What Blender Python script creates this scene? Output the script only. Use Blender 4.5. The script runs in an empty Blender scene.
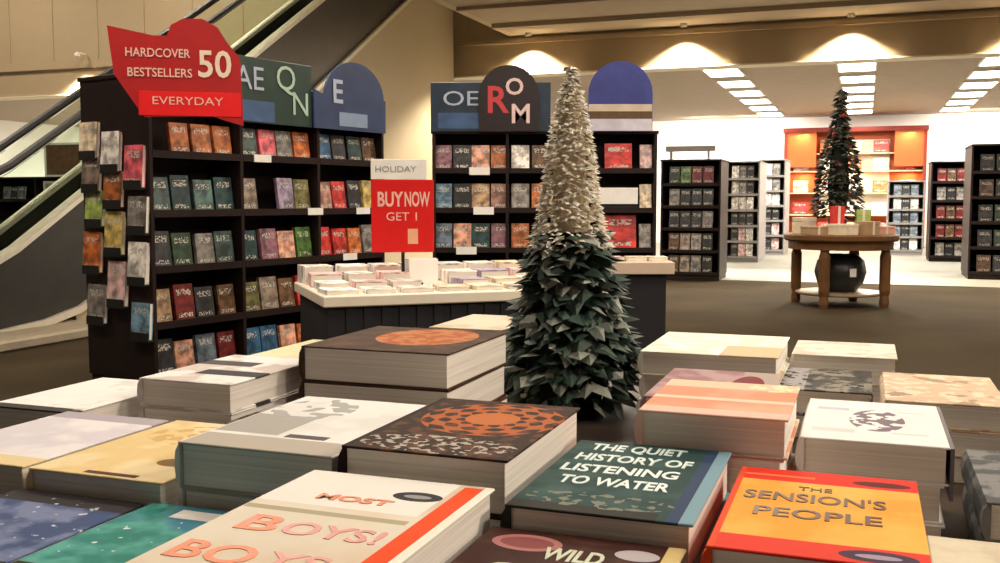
import bpy, bmesh, math, random
from mathutils import Matrix, Vector, Euler
R = math.radians
rnd = random.Random(7)
scene = bpy.context.scene
COL = scene.collection

# ------------------------------------------------------------------ frames
A20 = R(20)
EW = Vector((math.cos(A20), -math.sin(A20), 0))     # store axis, across
ED = Vector((math.sin(A20), math.cos(A20), 0))      # store axis, into the depth
def W(w, d, z=0.0):
    return EW * w + ED * d + Vector((0, 0, z))
def frame(loc, yaw):
    return Matrix.Translation(Vector(loc)) @ Matrix.Rotation(yaw, 4, 'Z')
STORE = frame((0, 0, 0), -A20)

# ------------------------------------------------------------------ materials
MATS = {}
def nodes_of(name):
    m = bpy.data.materials.new(name); m.use_nodes = True
    nt = m.node_tree
    b = nt.nodes['Principled BSDF']
    return m, nt, b
def N(nt, t, **kw):
    n = nt.nodes.new(t)
    for k, v in kw.items(): setattr(n, k, v)
    return n
def mat(name, col, rough=.55, metal=0.0, var=.12, scale=12, spec=.4, bump=0.0):
    if name in MATS: return MATS[name]
    m, nt, b = nodes_of(name)
    tc = N(nt, 'ShaderNodeTexCoord'); no = N(nt, 'ShaderNodeTexNoise')
    no.inputs['Scale'].default_value = scale; no.inputs['Detail'].default_value = 4
    nt.links.new(tc.outputs['Object'], no.inputs['Vector'])
    mx = N(nt, 'ShaderNodeMix', data_type='RGBA')
    mx.inputs[6].default_value = (*[c * (1 - var) for c in col], 1)
    mx.inputs[7].default_value = (*[min(1, c * (1 + var)) for c in col], 1)
    nt.links.new(no.outputs['Fac'], mx.inputs[0])
    nt.links.new(mx.outputs[2], b.inputs['Base Color'])
    b.inputs['Roughness'].default_value = rough; b.inputs['Metallic'].default_value = metal
    b.inputs['Specular IOR Level'].default_value = spec
    if bump:
        bp = N(nt, 'ShaderNodeBump'); bp.inputs['Strength'].default_value = bump
        nt.links.new(no.outputs['Fac'], bp.inputs['Height']); nt.links.new(bp.outputs[0], b.inputs['Normal'])
    MATS[name] = m
    return m
def emit(name, col, s):
    if name in MATS: return MATS[name]
    m, nt, b = nodes_of(name)
    b.inputs['Base Color'].default_value = (*col, 1)
    b.inputs['Emission Color'].default_value = (*col, 1); b.inputs['Emission Strength'].default_value = s
    MATS[name] = m
    return m

def page_mat():
    m, nt, b = nodes_of('paper_edges')
    tc = N(nt, 'ShaderNodeTexCoord'); mp = N(nt, 'ShaderNodeMapping')
    mp.inputs['Scale'].default_value = (3, 3, 420)
    no = N(nt, 'ShaderNodeTexNoise'); no.inputs['Scale'].default_value = 1.0; no.inputs['Detail'].default_value = 3
    cr = N(nt, 'ShaderNodeValToRGB')
    cr.color_ramp.elements[0].position = .25; cr.color_ramp.elements[0].color = (.68, .62, .55, 1)
    cr.color_ramp.elements[1].position = .62; cr.color_ramp.elements[1].color = (.86, .81, .75, 1)
    nt.links.new(tc.outputs['Object'], mp.inputs[0]); nt.links.new(mp.outputs[0], no.inputs['Vector'])
    nt.links.new(no.outputs['Fac'], cr.inputs[0]); nt.links.new(cr.outputs[0], b.inputs['Base Color'])
    b.inputs['Roughness'].default_value = .85
    return m
PAGE = page_mat()

def shelf_cover_mat():
    """Cover art of the small face-out books: colour from each object, picture and lettering from noise."""
    m, nt, b = nodes_of('printed_cover')
    L = nt.links
    oi = N(nt, 'ShaderNodeObjectInfo'); tc = N(nt, 'ShaderNodeTexCoord')
    off = N(nt, 'ShaderNodeVectorMath', operation='SCALE'); off.inputs[0].default_value = (37, 11, 53)
    L.new(oi.outputs['Random'], off.inputs['Scale'])
    ad = N(nt, 'ShaderNodeVectorMath', operation='ADD')
    L.new(tc.outputs['Object'], ad.inputs[0]); L.new(off.outputs[0], ad.inputs[1])
    n1 = N(nt, 'ShaderNodeTexNoise'); n1.inputs['Scale'].default_value = 16; n1.inputs['Detail'].default_value = 2
    L.new(ad.outputs[0], n1.inputs['Vector'])
    r1 = N(nt, 'ShaderNodeValToRGB'); e = r1.color_ramp.elements
    e[0].position = .36; e[0].color = (.42, .40, .40, 1); e[1].position = .66; e[1].color = (1.5, 1.45, 1.4, 1)
    L.new(n1.outputs['Fac'], r1.inputs[0])
    mul = N(nt, 'ShaderNodeMix', data_type='RGBA', blend_type='MULTIPLY'); mul.inputs[0].default_value = 1
    L.new(oi.outputs['Color'], mul.inputs[6]); L.new(r1.outputs[0], mul.inputs[7])
    sx = N(nt, 'ShaderNodeSeparateXYZ'); L.new(tc.outputs['Object'], sx.inputs[0])
    n2 = N(nt, 'ShaderNodeTexNoise'); n2.inputs['Scale'].default_value = 75
    L.new(ad.outputs[0], n2.inputs['Vector'])
    def band(z0, half):
        c = N(nt, 'ShaderNodeMath', operation='COMPARE'); c.inputs[1].default_value = z0; c.inputs[2].default_value = half
        L.new(sx.outputs['Z'], c.inputs[0]); return c
    def M2(op, a, bb):
        n = N(nt, 'ShaderNodeMath', operation=op)
        for i, v in enumerate((a, bb)):
            if isinstance(v, (int, float)): n.inputs[i].default_value = v
            else: L.new(v.outputs[0], n.inputs[i])
        return n
    bb = M2('MAXIMUM', band(.195, .022), band(.04, .014))
    xin = N(nt, 'ShaderNodeMath', operation='COMPARE'); xin.inputs[1].default_value = 0; xin.inputs[2].default_value = .062
    L.new(sx.outputs['X'], xin.inputs[0])
    bb = M2('MULTIPLY', bb, xin)
    g = M2('GREATER_THAN', n2, .52)
    msk = M2('MULTIPLY', bb, g)
    mx = N(nt, 'ShaderNodeMix', data_type='RGBA'); mx.inputs[7].default_value = (.55, .52, .46, 1)
    L.new(msk.outputs[0], mx.inputs[0]); L.new(mul.outputs[2], mx.inputs[6])
    L.new(mx.outputs[2], b.inputs['Base Color'])
    b.inputs['Roughness'].default_value = .4
    return m
COVER = shelf_cover_mat()

def art(name, base, layers=(), rough=.6, var=.1, nscale=30):
    """Printed cover: base colour, then layers in the cover's own coordinates (metres from the book's middle).
    ('rect',x0,y0,x1,y1,c) ('ell',cx,cy,rx,ry,c) ('noise',scale,lo,hi,c) ('spot',cx,cy,rx,ry,scale,thr,c) noise inside an ellipse"""
    m, nt, b = nodes_of(name); L = nt.links
    tc = N(nt, 'ShaderNodeTexCoord'); sx = N(nt, 'ShaderNodeSeparateXYZ'); L.new(tc.outputs['Object'], sx.inputs[0])
    def math2(op, a, c):
        n = N(nt, 'ShaderNodeMath', operation=op)
        for i, v in enumerate((a, c)):
            if isinstance(v, (int, float)): n.inputs[i].default_value = v
            else: L.new(v, n.inputs[i])
        return n.outputs[0]
    def noise(s, det=3):
        n = N(nt, 'ShaderNodeTexNoise'); n.inputs['Scale'].default_value = s; n.inputs['Detail'].default_value = det
        L.new(tc.outputs['Object'], n.inputs['Vector']); return n.outputs['Fac']
    def mix(fac, prev, c):
        x = N(nt, 'ShaderNodeMix', data_type='RGBA')
        L.new(fac, x.inputs[0]); L.new(prev, x.inputs[6]); x.inputs[7].default_value = (*c, 1)
        return x.outputs[2]
    x0 = N(nt, 'ShaderNodeMix', data_type='RGBA')
    x0.inputs[6].default_value = (*[v * (1 - var) for v in base], 1); x0.inputs[7].default_value = (*[min(1, v * (1 + var)) for v in base], 1)
    L.new(noise(nscale), x0.inputs[0]); cur = x0.outputs[2]
    X, Y = sx.outputs['X'], sx.outputs['Y']
    def ell(cx, cy, rx, ry):
        a = math2('DIVIDE', math2('SUBTRACT', X, cx), rx); c = math2('DIVIDE', math2('SUBTRACT', Y, cy), ry)
        return math2('ADD', math2('MULTIPLY', a, a), math2('MULTIPLY', c, c))
    for l in layers:
        if l[0] == 'rect':
            _, a, c, d, e, colr = l
            f = math2('MULTIPLY', math2('MULTIPLY', math2('GREATER_THAN', X, a), math2('LESS_THAN', X, d)),
                      math2('MULTIPLY', math2('GREATER_THAN', Y, c), math2('LESS_THAN', Y, e)))
        elif l[0] == 'ell':
            _, a, c, d, e, colr = l
            f = math2('LESS_THAN', ell(a, c, d, e), 1.0)
        elif l[0] == 'noise':
            _, s, lo, hi, colr = l
            mr = N(nt, 'ShaderNodeMapRange'); mr.inputs[1].default_value = lo; mr.inputs[2].default_value = hi
            L.new(noise(s), mr.inputs[0]); f = mr.outputs[0]
        elif l[0] == 'spot':
            _, a, c, d, e, s, th, colr = l
            f = math2('MULTIPLY', math2('LESS_THAN', ell(a, c, d, e), 1.0), math2('GREATER_THAN', noise(s, 1), th))
        elif l[0] == 'ring':
            _, a, c, d, k, colr = l
            rr = math2('SQRT', ell(a, c, d, d), 0)
            s = math2('SINE', math2('MULTIPLY', rr, k), 0)
            ang = math2('ARCTAN2', math2('SUBTRACT', Y, c), math2('SUBTRACT', X, a))
            s2 = math2('SINE', math2('MULTIPLY', ang, 12), 0)
            f = math2('MULTIPLY', math2('GREATER_THAN', math2('ADD', s, s2), -.15), math2('LESS_THAN', rr, 1.0))
        cur = mix(f, cur, colr)
    L.new(cur, b.inputs['Base Color'])
    b.inputs['Roughness'].default_value = rough; b.inputs['Specular IOR Level'].default_value = .06
    return m

# ------------------------------------------------------------------ mesh builder
class MB:
    def __init__(s): s.bm = bmesh.new(); s.mi = 0
    def _fin(s, n0):
        s.bm.faces.ensure_lookup_table()
        for f in s.bm.faces[n0:]: f.material_index = s.mi
    def box(s, x0, y0, z0, x1, y1, z1, M=None, bev=0.0):
        n0 = len(s.bm.faces); nv = len(s.bm.verts)
        c = [(x0,y0,z0),(x1,y0,z0),(x1,y1,z0),(x0,y1,z0),(x0,y0,z1),(x1,y0,z1),(x1,y1,z1),(x0,y1,z1)]
        v = [s.bm.verts.new(M @ Vector(p) if M else p) for p in c]
        fs = [s.bm.faces.new([v[i] for i in q]) for q in ((0,3,2,1),(4,5,6,7),(0,1,5,4),(1,2,6,5),(2,3,7,6),(3,0,4,7))]
        if bev:
            bmesh.ops.bevel(s.bm, geom=list({e for f in fs for e in f.edges}), offset=bev, segments=1, affect='EDGES', profile=.5)
        s._fin(n0); return s
    def prism(s, poly, y0, y1, M=None):
        """polygon in x-z, extruded along y"""
        n0 = len(s.bm.faces)
        a = [s.bm.verts.new((M @ Vector((x, y0, z))) if M else (x, y0, z)) for x, z in poly]
        c = [s.bm.verts.new((M @ Vector((x, y1, z))) if M else (x, y1, z)) for x, z in poly]
        s.bm.faces.new(a); s.bm.faces.new(c[::-1]); k = len(poly)
        for i in range(k): s.bm.faces.new((a[i], c[i], c[(i+1)%k], a[(i+1)%k]))
        s._fin(n0); return s
    def lathe(s, prof, seg=24, c=(0,0,0), M=None):
        n0 = len(s.bm.faces); rings = []
        for r, z in prof:
            if r < 1e-5: rings.append([s.bm.verts.new((M @ Vector((c[0],c[1],c[2]+z))) if M else (c[0],c[1],c[2]+z))])
            else:
                ring = []
                for i in range(seg):
                    p = Vector((c[0]+r*math.cos(2*math.pi*i/seg), c[1]+r*math.sin(2*math.pi*i/seg), c[2]+z))
                    ring.append(s.bm.verts.new(M @ p if M else p))
                rings.append(ring)
        for a, b in zip(rings, rings[1:]):
            for i in range(seg):
                j = (i+1) % seg
                if len(a) == 1 and len(b) == 1: continue
                if len(a) == 1: s.bm.faces.new((a[0], b[i], b[j]))
                elif len(b) == 1: s.bm.faces.new((a[i], a[j], b[0]))
                else: s.bm.faces.new((a[i], a[j], b[j], b[i]))
        s._fin(n0); return s
    def tube(s, pts, r, seg=8):
        n0 = len(s.bm.faces); pts = [Vector(p) for p in pts]; rings = []
        for i, p in enumerate(pts):
            t = (pts[min(i+1, len(pts)-1)] - pts[max(i-1, 0)]).normalized()
            u = t.cross(Vector((0,0,1)))
            if u.length < 1e-4: u = Vector((1,0,0))
            u.normalize(); v = t.cross(u); rr = r[i] if isinstance(r, (list, tuple)) else r
            rings.append([s.bm.verts.new(p + u*rr*math.cos(2*math.pi*k/seg) + v*rr*math.sin(2*math.pi*k/seg)) for k in range(seg)])
        for a, b in zip(rings, rings[1:]):
            for k in range(seg): s.bm.faces.new((a[k], a[(k+1)%seg], b[(k+1)%seg], b[k]))
        s.bm.faces.new(rings[0][::-1]); s.bm.faces.new(rings[-1]); s._fin(n0); return s
    def build(s, name, mats, parent=None, smooth=False):
        bmesh.ops.recalc_face_normals(s.bm, faces=s.bm.faces[:])
        me = bpy.data.meshes.new(name); s.bm.to_mesh(me); s.bm.free()
        for m in (mats if isinstance(mats, (list, tuple)) else [mats]): me.materials.append(m)
        if smooth:
            for p in me.polygons: p.use_smooth = True
        o = bpy.data.objects.new(name, me); COL.objects.link(o)
        if parent: o.parent = parent
        return o
def tag(o, label, cat, group=None):
    o['label'] = label; o['category'] = cat
    if group: o['group'] = group
    return o
def struct(o, M=None):
    o['kind'] = 'structure'
    if M is not None: o.matrix_world = M
    return o
def empty(name, M, label, cat, group=None):
    o = bpy.data.objects.new(name, None); o.empty_display_size = .1; COL.objects.link(o); o.matrix_world = M
    return tag(o, label, cat, group)
def text(s, size, m, parent, M, name='lettering', ext=.0008, width=None, bold=0.0):
    cu = bpy.data.curves.new('t', 'FONT'); cu.body = s; cu.size = size; cu.align_x = 'CENTER'; cu.align_y = 'CENTER'
    cu.extrude = ext; cu.offset = bold; cu.resolution_u = 3
    o = bpy.data.objects.new('t', cu); COL.objects.link(o)
    bpy.context.view_layer.update()
    me = bpy.data.meshes.new_from_object(o.evaluated_get(bpy.context.evaluated_depsgraph_get()))
    bpy.data.objects.remove(o); bpy.data.curves.remove(cu)
    if width:
        xs = [v.co.x for v in me.vertices]; k = width / max(1e-4, max(xs) - min(xs))
        for v in me.vertices: v.co.x *= k
    me.name = name; me.materials.clear(); me.materials.append(m)
    t = bpy.data.objects.new(name, me); COL.objects.link(t); t.parent = parent; t.matrix_local = M
    return t
UP = Matrix.Rotation(R(90), 4, 'X')          # lettering set upright, read from -y
def T(x, y, z): return Matrix.Translation((x, y, z))

ORD = ['first','second','third','fourth','fifth','sixth','seventh','eighth','ninth','tenth','eleventh','twelfth','thirteenth','fourteenth','fifteenth','sixteenth']

# ------------------------------------------------------------------ colours
white = mat('white_board', (.85,.83,.8), .6)
ink = mat('black_ink', (.02,.02,.022), .5)
whiteink = mat('white_ink', (.85,.86,.84), .5)
darkwood = mat('dark_stained_wood', (.018,.010,.009), .5, var=.35, scale=9, spec=.2)
brownwood = mat('brown_wood', (.14,.066,.028), .55, var=.35, scale=9, spec=.12)
blackcloth = mat('black_skirt', (.012,.011,.014), .8)
wallmat = mat('beige_wall_paint', (.50,.41,.27), .8, var=.05, scale=2)
fascmat = mat('soffit_paint', (.36,.28,.175), .8, var=.06, scale=3)
ceilmat = mat('ceiling_paint', (.42,.34,.25), .85, var=.08, scale=4)
lowceil = mat('ceiling_tile_paint', (.36,.28,.21), .9, var=.10, scale=3)
whitewall = mat('white_wall_paint', (.86,.83,.78), .8, var=.03, scale=2)
redsign = mat('red_sign_board', (.43,.012,.014), .45, var=.15, scale=8)
signpink = mat('pale_sign_ink', (.85,.50,.42), .5)
steel = mat('brushed_steel', (.72,.70,.66), .3, 1.0)
blackmetal = mat('black_metal', (.02,.02,.02), .4, .3)

# ------------------------------------------------------------------ camera
cam = bpy.data.cameras.new('camera'); co = bpy.data.objects.new('camera', cam); COL.objects.link(co)
cam.sensor_width = 36; cam.lens = 36; cam.clip_start = .02; cam.clip_end = 200
co.location = (0, 0, 1.3); co.rotation_euler = (R(90) - math.atan(81.5/1000), 0, 0)
scene.camera = co

# ------------------------------------------------------------------ room shell (store frame)
def carpet():
    m, nt, b = nodes_of('carpet'); L = nt.links
    tc = N(nt, 'ShaderNodeTexCoord'); n1 = N(nt, 'ShaderNodeTexNoise'); n1.inputs['Scale'].default_value = 60; n1.inputs['Detail'].default_value = 5
    n2 = N(nt, 'ShaderNodeTexNoise'); n2.inputs['Scale'].default_value = .8
    L.new(tc.outputs['Object'], n1.inputs['Vector']); L.new(tc.outputs['Object'], n2.inputs['Vector'])
    a = N(nt, 'ShaderNodeMath', operation='ADD'); L.new(n1.outputs['Fac'], a.inputs[0]); L.new(n2.outputs['Fac'], a.inputs[1])
    cr = N(nt, 'ShaderNodeValToRGB'); cr.color_ramp.elements[0].position = .35; cr.color_ramp.elements[0].color = (.030,.021,.011,1)
    cr.color_ramp.elements[1].position = .75; cr.color_ramp.elements[1].color = (.068,.050,.027,1)
    h = N(nt, 'ShaderNodeMath', operation='MULTIPLY'); h.inputs[1].default_value = .5; L.new(a.outputs[0], h.inputs[0])
    L.new(h.outputs[0], cr.inputs[0]); L.new(cr.outputs[0], b.inputs['Base Color']); b.inputs['Roughness'].default_value = .95; b.inputs['Specular IOR Level'].default_value = .08
    bp = N(nt, 'ShaderNodeBump'); bp.inputs['Strength'].default_value = .3; L.new(n1.outputs['Fac'], bp.inputs['Height']); L.new(bp.outputs[0], b.inputs['Normal'])
    return m
struct(MB().box(-24, -6, -.1, 12, 31, 0).build('floor', carpet()), STORE)
palefloor = mat('pale_floor', (.23,.222,.185), .5, var=.10, scale=1.5)  # paler tone than the carpet, laid over it at the rear
struct(MB().box(-6.9, 16.4, 0, 11.9, 29.9, .012, bev=.004).box(-23.9, 16.4, 0, -9.0, 29.9, .012, bev=.004).build('floor_pale_and_bounce', palefloor), STORE)  # second slab is added to bounce light upwards behind the escalator
struct(MB().box(-24, 30, 0, 12, 30.2, 8).build('wall_back', whitewall), STORE)
struct(MB().box(12, -6, 0, 12.2, 30, 8).build('wall_right', whitewall), STORE)
struct(MB().box(-24.2, -6, 0, -24, 30, 8).build('wall_left', whitewall), STORE)
# soffit across the store with a ledge, upper wall above
f = MB().box(-24, 18, 3.65, 12, 18.25, 8).box(-24, 17.93, 4.22, 12, 18, 4.30)
for k in range(20):
    f.box(-23.5 + k*1.25, 17.985, 4.42, -23.46 + k*1.25, 18, 8)
struct(f.build('wall_soffit', fascmat), STORE)
struct(MB().box(-24, 17.9, 3.62, 12, 18.3, 3.65, bev=.008).build('trim_soffit', mat('soffit_edge', (.62,.54,.40), .7)), STORE)
# ceilings
struct(MB().box(-24, 18.25, 3.65, 12, 30, 3.85).build('ceiling_rear', lowceil), STORE)
c = MB().box(-6.2, -6, 4.36, 12, 18, 4.6).box(-6.2, 16.6, 4.28, 12, 16.85, 4.36).box(-6.2, 15.0, 4.30, 12, 15.12, 4.36).box(-6.2, 13.2, 4.24, 12, 13.5, 4.36)
struct(c.build('ceiling', ceilmat), STORE)
struct(MB().box(-24, -6, 8, 12, 30.2, 8.2).build('ceiling_atrium', ceilmat), STORE)
struct(MB().box(-6.35, -6, 4.36, -6.2, 18, 8).build('wall_atrium', wallmat), STORE)

# ------------------------------------------------------------------ lamps
def light(kind, name, loc, energy, col, size=.6, rot=None, spot=None, blend=.3, shape_y=None):
    l = bpy.data.lights.new(name, kind); l.energy = energy; l.color = col
    if kind == 'AREA':
        l.size = size
        if shape_y: l.shape = 'RECTANGLE'; l.size_y = shape_y
    else: l.shadow_soft_size = size
    if spot: l.spot_size = spot; l.spot_blend = blend
    o = bpy.data.objects.new(name, l); COL.objects.link(o); o.location = loc
    if rot: o.rotation_euler = rot
    return o
WARM = (1, .86, .69); NEUT = (1, .93, .82)
lampcan = mat('lamp_can', (.75,.72,.66), .4)
bulb = emit('lamp_bulb', (1,.9,.72), 12)
for i, w in enumerate([-16.3, -13.6, -10.9, -5.9, -3.05, -.3, 2.5, 5.3]):
    light('SPOT', 'downlight', W(w, 17.70, 4.24), 1000 if w > -6.2 else 600, (1,.87,.68), .06, (R(-4), 0, -A20), R(120), .4)
    zc = 4.36 if w > -6.2 else 4.5
    o = empty('soffit_downlight', STORE @ T(w, 17.72, zc), f'small round downlight above the {ORD[i]} light pool along the soffit', 'downlight', 'downlights along the soffit')
    MB().lathe([(0,0),(.06,0),(.06,-.06),(.045,-.06),(.045,-.02),(0,-.02)], 16).build('can', lampcan, o)
    if w < -6.2: MB().box(-.02, -.02, 0, .02, .23, .03).build('bracket', lampcan, o)
panelE = emit('light_panel', (1,.93,.80), 13)
rows = {-2.5: 'over the aisle by the tall dark shelf', -.2: 'above the small dark tree', 2.1: 'over the dark shelf at the side', -13.2: 'behind the escalator', -15.6: 'well behind the escalator'}
for w, where in rows.items():
    for k in range(6):
        d = 18.9 + k*1.9
        o = empty('ceiling_light', STORE @ T(w, d, 3.65), f'light panel, {ORD[k]} from the soffit, row {where}', 'ceiling light', 'ceiling light panels')
        MB().box(-.33,-.58,-.03,-.30,.58,0).box(.30,-.58,-.03,.33,.58,0).box(-.30,-.58,-.03,.30,-.55,0).box(-.30,.55,-.03,.30,.58,0).build('frame', white, o)
        MB().box(-.30,-.55,-.018,.30,.55,-.004).build('diffuser', panelE, o)
# troffers of the near ceiling (behind and above the viewer) as lamps
for w, d, en in ((3.2,1.0,75),(3.2,4.0,60),(5.6,2.6,430),(-.6,1.6,32),(-1.2,3.6,60),(-4.2,3.4,60),(-1.2,6.4,70),(-4.2,6.4,80),(1.8,6.4,60),
                 (-4.2,9.4,70),(-1.2,9.4,60),(1.8,9.4,60),(-4.2,12.4,60),(-1.2,12.4,60),(1.8,12.4,60),(5,9.4,60)):
    light('AREA', 'ceiling_lamp', W(w, d, 4.2), en, WARM, .7)
for d in (3, 8, 13): light('AREA', 'atrium_lamp', W(-10, d, 7.6), 230, WARM, 1.2)
for w in (-13, -18): light('AREA', 'atrium_lamp', W(w, 15, 7.6), 230, WARM, 1.2)
for w, d in ((-4,22),(0,22),(4,22),(-4,26),(0,26),(4,26),(8,24)):
    light('AREA', 'rear_lamp', W(w, d, 3.58), 200, NEUT, 1.2)
for w, d in ((-14,22),(-18,22),(-14,27),(-19,27)):
    light('AREA', 'side_lamp', W(w, d, 3.58), 420, NEUT, 1.2)
for w in (-20,-16,-12,-8,-4.4,-3,2.8,5,8): light('AREA', 'wall_fill_light', W(w, 28.7, 3.55), 90, NEUT, .8, (R(50), 0, -A20))  # unseen fill lights added to brighten the back wall
wd = bpy.data.worlds.new('world'); scene.world = wd; wd.use_nodes = True
wd.node_tree.nodes['Background'].inputs[0].default_value = (1,.86,.68,1); wd.node_tree.nodes['Background'].inputs[1].default_value = .12

# ------------------------------------------------------------------ escalator
ES = empty('escalator', STORE @ T(-7.41, 0, 0), 'escalator with black side cladding rising behind the tall bookcase', 'escalator')
SL = .585
def deck(d): return 1.25 + SL*(d - 7.94)
dk0 = 5.6
trimp = [(5.2,.02),(6.6,.03),(7.0,.05),(7.5,.085),(7.94,.17),(8.4,.36),(9.0,.70)]
trimp = trimp + [(d, deck(d)-1.17) for d in (9.6, 12, 14, 17.8)]
top = [(d, deck(d)) for d in (17.8, 12, 9, 7.2)] + [(6.7,.60),(6.2,.48),(5.7,.44),(5.2,.44)]
YZ = Matrix(((0,1,0,0),(1,0,0,0),(0,0,1,0),(0,0,0,1)))     # (x=d, y=across) -> local (across, d)
clad = mat('black_cladding', (.028,.026,.022), .45, var=.4, scale=5)
MB().prism(trimp + top, -.08, 0, YZ).build('side_cladding', clad, ES)
MB().prism(trimp + top, -.52, -.46, YZ).build('side_cladding', clad, ES)
def ribbon(line, h, y0, y1):
    return MB().prism([(d, z) for d, z in line] + [(d, z+h) for d, z in reversed(line)], y0, y1, YZ)
bright = mat('pale_metal_trim', (.72,.66,.55), .35, .2)
ribbon(trimp, .07, -.02, .05).build('lower_trim', bright, ES)
tl = list(reversed(top))
ribbon(tl, .05, -.10, .04).build('deck_trim', bright, ES)
ribbon(tl, .05, -.535, -.445).build('deck_trim', bright, ES)
gm, nt, b = nodes_of('balustrade_glass')
b.inputs['Base Color'].default_value = (.86,.93,.86,1); b.inputs['Transmission Weight'].default_value = 1; b.inputs['Roughness'].default_value = .02; b.inputs['IOR'].default_value = 1.02
ribbon(tl[2:], .74, -.05, -.035).build('glass_balustrade', gm, ES)
ribbon(tl[2:], .74, -.50, -.488).build('glass_balustrade', gm, ES)
hr = [(d, z+.80) for d, z in tl[1:]]
rub = mat('black_rubber', (.012,.012,.012), .5)
for yy in (-.043, -.494):
    pts = [(yy, 5.75, .95), (yy, 5.35, 1.05)] + [(yy, d, z) for d, z in hr]
    MB().tube(pts, .042, 8).build('handrail', rub, ES)
st = MB()
for k in range(30):
    d0 = 6.6 + k*.37; z1 = .25 + k*.37*SL
    st.box(-.45, d0, max(.05, z1-.6), -.1, d0+.37, z1)
st.build('steps', mat('ribbed_step_metal', (.10,.10,.10), .5, .5), ES)
struct(MB().prism([(7.95,0)] + [(d, z-.005) for d, z in trimp if d > 7.9] + [(17.9, 0)], -.52, -.02, YZ).build('wall_escalator', wallmat), STORE @ T(-7.41,0,0))
struct(MB().box(-8.9, 5.0, 0, -6.85, 8.9, .10, bev=.02).build('floor_landing', mat('landing_stone', (.42,.35,.26), .6, var=.2, scale=6)), STORE)

# ------------------------------------------------------------------ books on shelves
bm = bmesh.new()
def face_book_mesh():
    m = MB(); w, h, t = .165, .25, .028
    m.mi = 0
    m.box(-w/2, -.003, 0, w/2, 0, h).box(-w/2, t-.003, 0, w/2, t, h).box(-w/2-.001, 0, 0, -w/2+.003, t-.003, h)
    m.mi = 1
    m.box(-w/2+.003, 0, .004, w/2-.004, t-.003, h-.004)
    o = m.build('shelf_book', [COVER, PAGE]); me = o.data; bpy.data.objects.remove(o); return me
FACE = face_book_mesh()
NAMES = {'light blue':(.16,.30,.42),'dark teal':(.012,.045,.050),'teal grey':(.05,.09,.085),'pale teal':(.10,.20,.19),'charcoal':(.028,.028,.034),
 'grey':(.22,.21,.20),'taupe':(.25,.20,.16),'lavender':(.30,.24,.36),'olive':(.16,.15,.05),'pink brown':(.42,.22,.17),'red':(.62,.035,.03),
 'dark red':(.17,.013,.013),'orange':(.60,.16,.035),'orange brown':(.42,.13,.035),'tan':(.38,.25,.14),'brown':(.13,.065,.03),'mauve':(.24,.11,.15),
 'green':(.07,.17,.035),'yellow':(.62,.48,.15),'cream':(.72,.62,.46),'white':(.80,.78,.75),'peach':(.66,.34,.24),'blue':(.03,.11,.22),
 'blue grey':(.13,.18,.24),'pink red':(.60,.10,.14),'dark green':(.02,.05,.025),'pale pink':(.70,.48,.48),'lime':(.35,.48,.12), 'black':(.012,.012,.014)}
def shelf_book(M, x, y, z, colour, label, group, sx=1, sz=1, tilt=8, flat=False, sy=1, yaw=0):
    o = bpy.data.objects.new('shelf_book', FACE); COL.objects.link(o)
    rot = Matrix.Rotation(yaw, 4, 'Z') @ Matrix.Rotation(R(-90 if flat else -tilt), 4, 'X')
    o.matrix_world = M @ T(x, y, z) @ rot @ Matrix.Diagonal((sx, sy, sz, 1))
    c = NAMES[colour]; j = rnd.uniform(.85, 1.15)
    o.color = (*[min(1, v*j) for v in c], 1)
    return tag(o, label, 'book', group)

def bookcase(name, M, L, D, H, shelves, label, back=None, ndiv=3, lip=True, body=darkwood, cat='bookcase', group=None, double=False):
    """open front faces local -y; shelves = list of z of the boards"""
    e = empty(name, M, label, cat, group)
    for i in range(ndiv+1):
        x = i*L/ndiv
        x0 = max(0, min(L-.03, x-.015))
        MB().box(x0, 0, .08, x0+.03, D, H-.03, bev=.003).build('upright', body, e)
    MB().box(.03, D*.5 if double else D-.02, .08, L-.03, (D*.5+.02) if double else D-.001, H-.03).build('back_panel', body, e)
    MB().box(.01, .02, 0, L-.01, D-.02, .08).build('plinth', body, e)
    MB().box(-.012, -.012, H-.03, L+.012, D+.01, H, bev=.004).build('top_board', body, e)
    for z in shelves:
        m = MB()
        for i in range(ndiv):
            a = i*L/ndiv + .015 + (.015 if i == 0 else 0); bb = (i+1)*L/ndiv - .015 - (.015 if i == ndiv-1 else 0)
            m.box(a, .004, z-.025, bb, D*.5 if double else D-.02, z)
            if lip: m.box(a, .0, z-.03, bb, .012, z+.02)
            if double: m.box(a, D*.5+.02, z-.025, bb, D-.004, z)
        m.build('shelf', body, e)
    return e
def price_label(parent, x, z, w=.16, h=.055):
    MB().box(x-w/2, -.006, z-h/2, x+w/2, -.001, z+h/2, bev=.001).build('shelf_label', white, parent)

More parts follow.
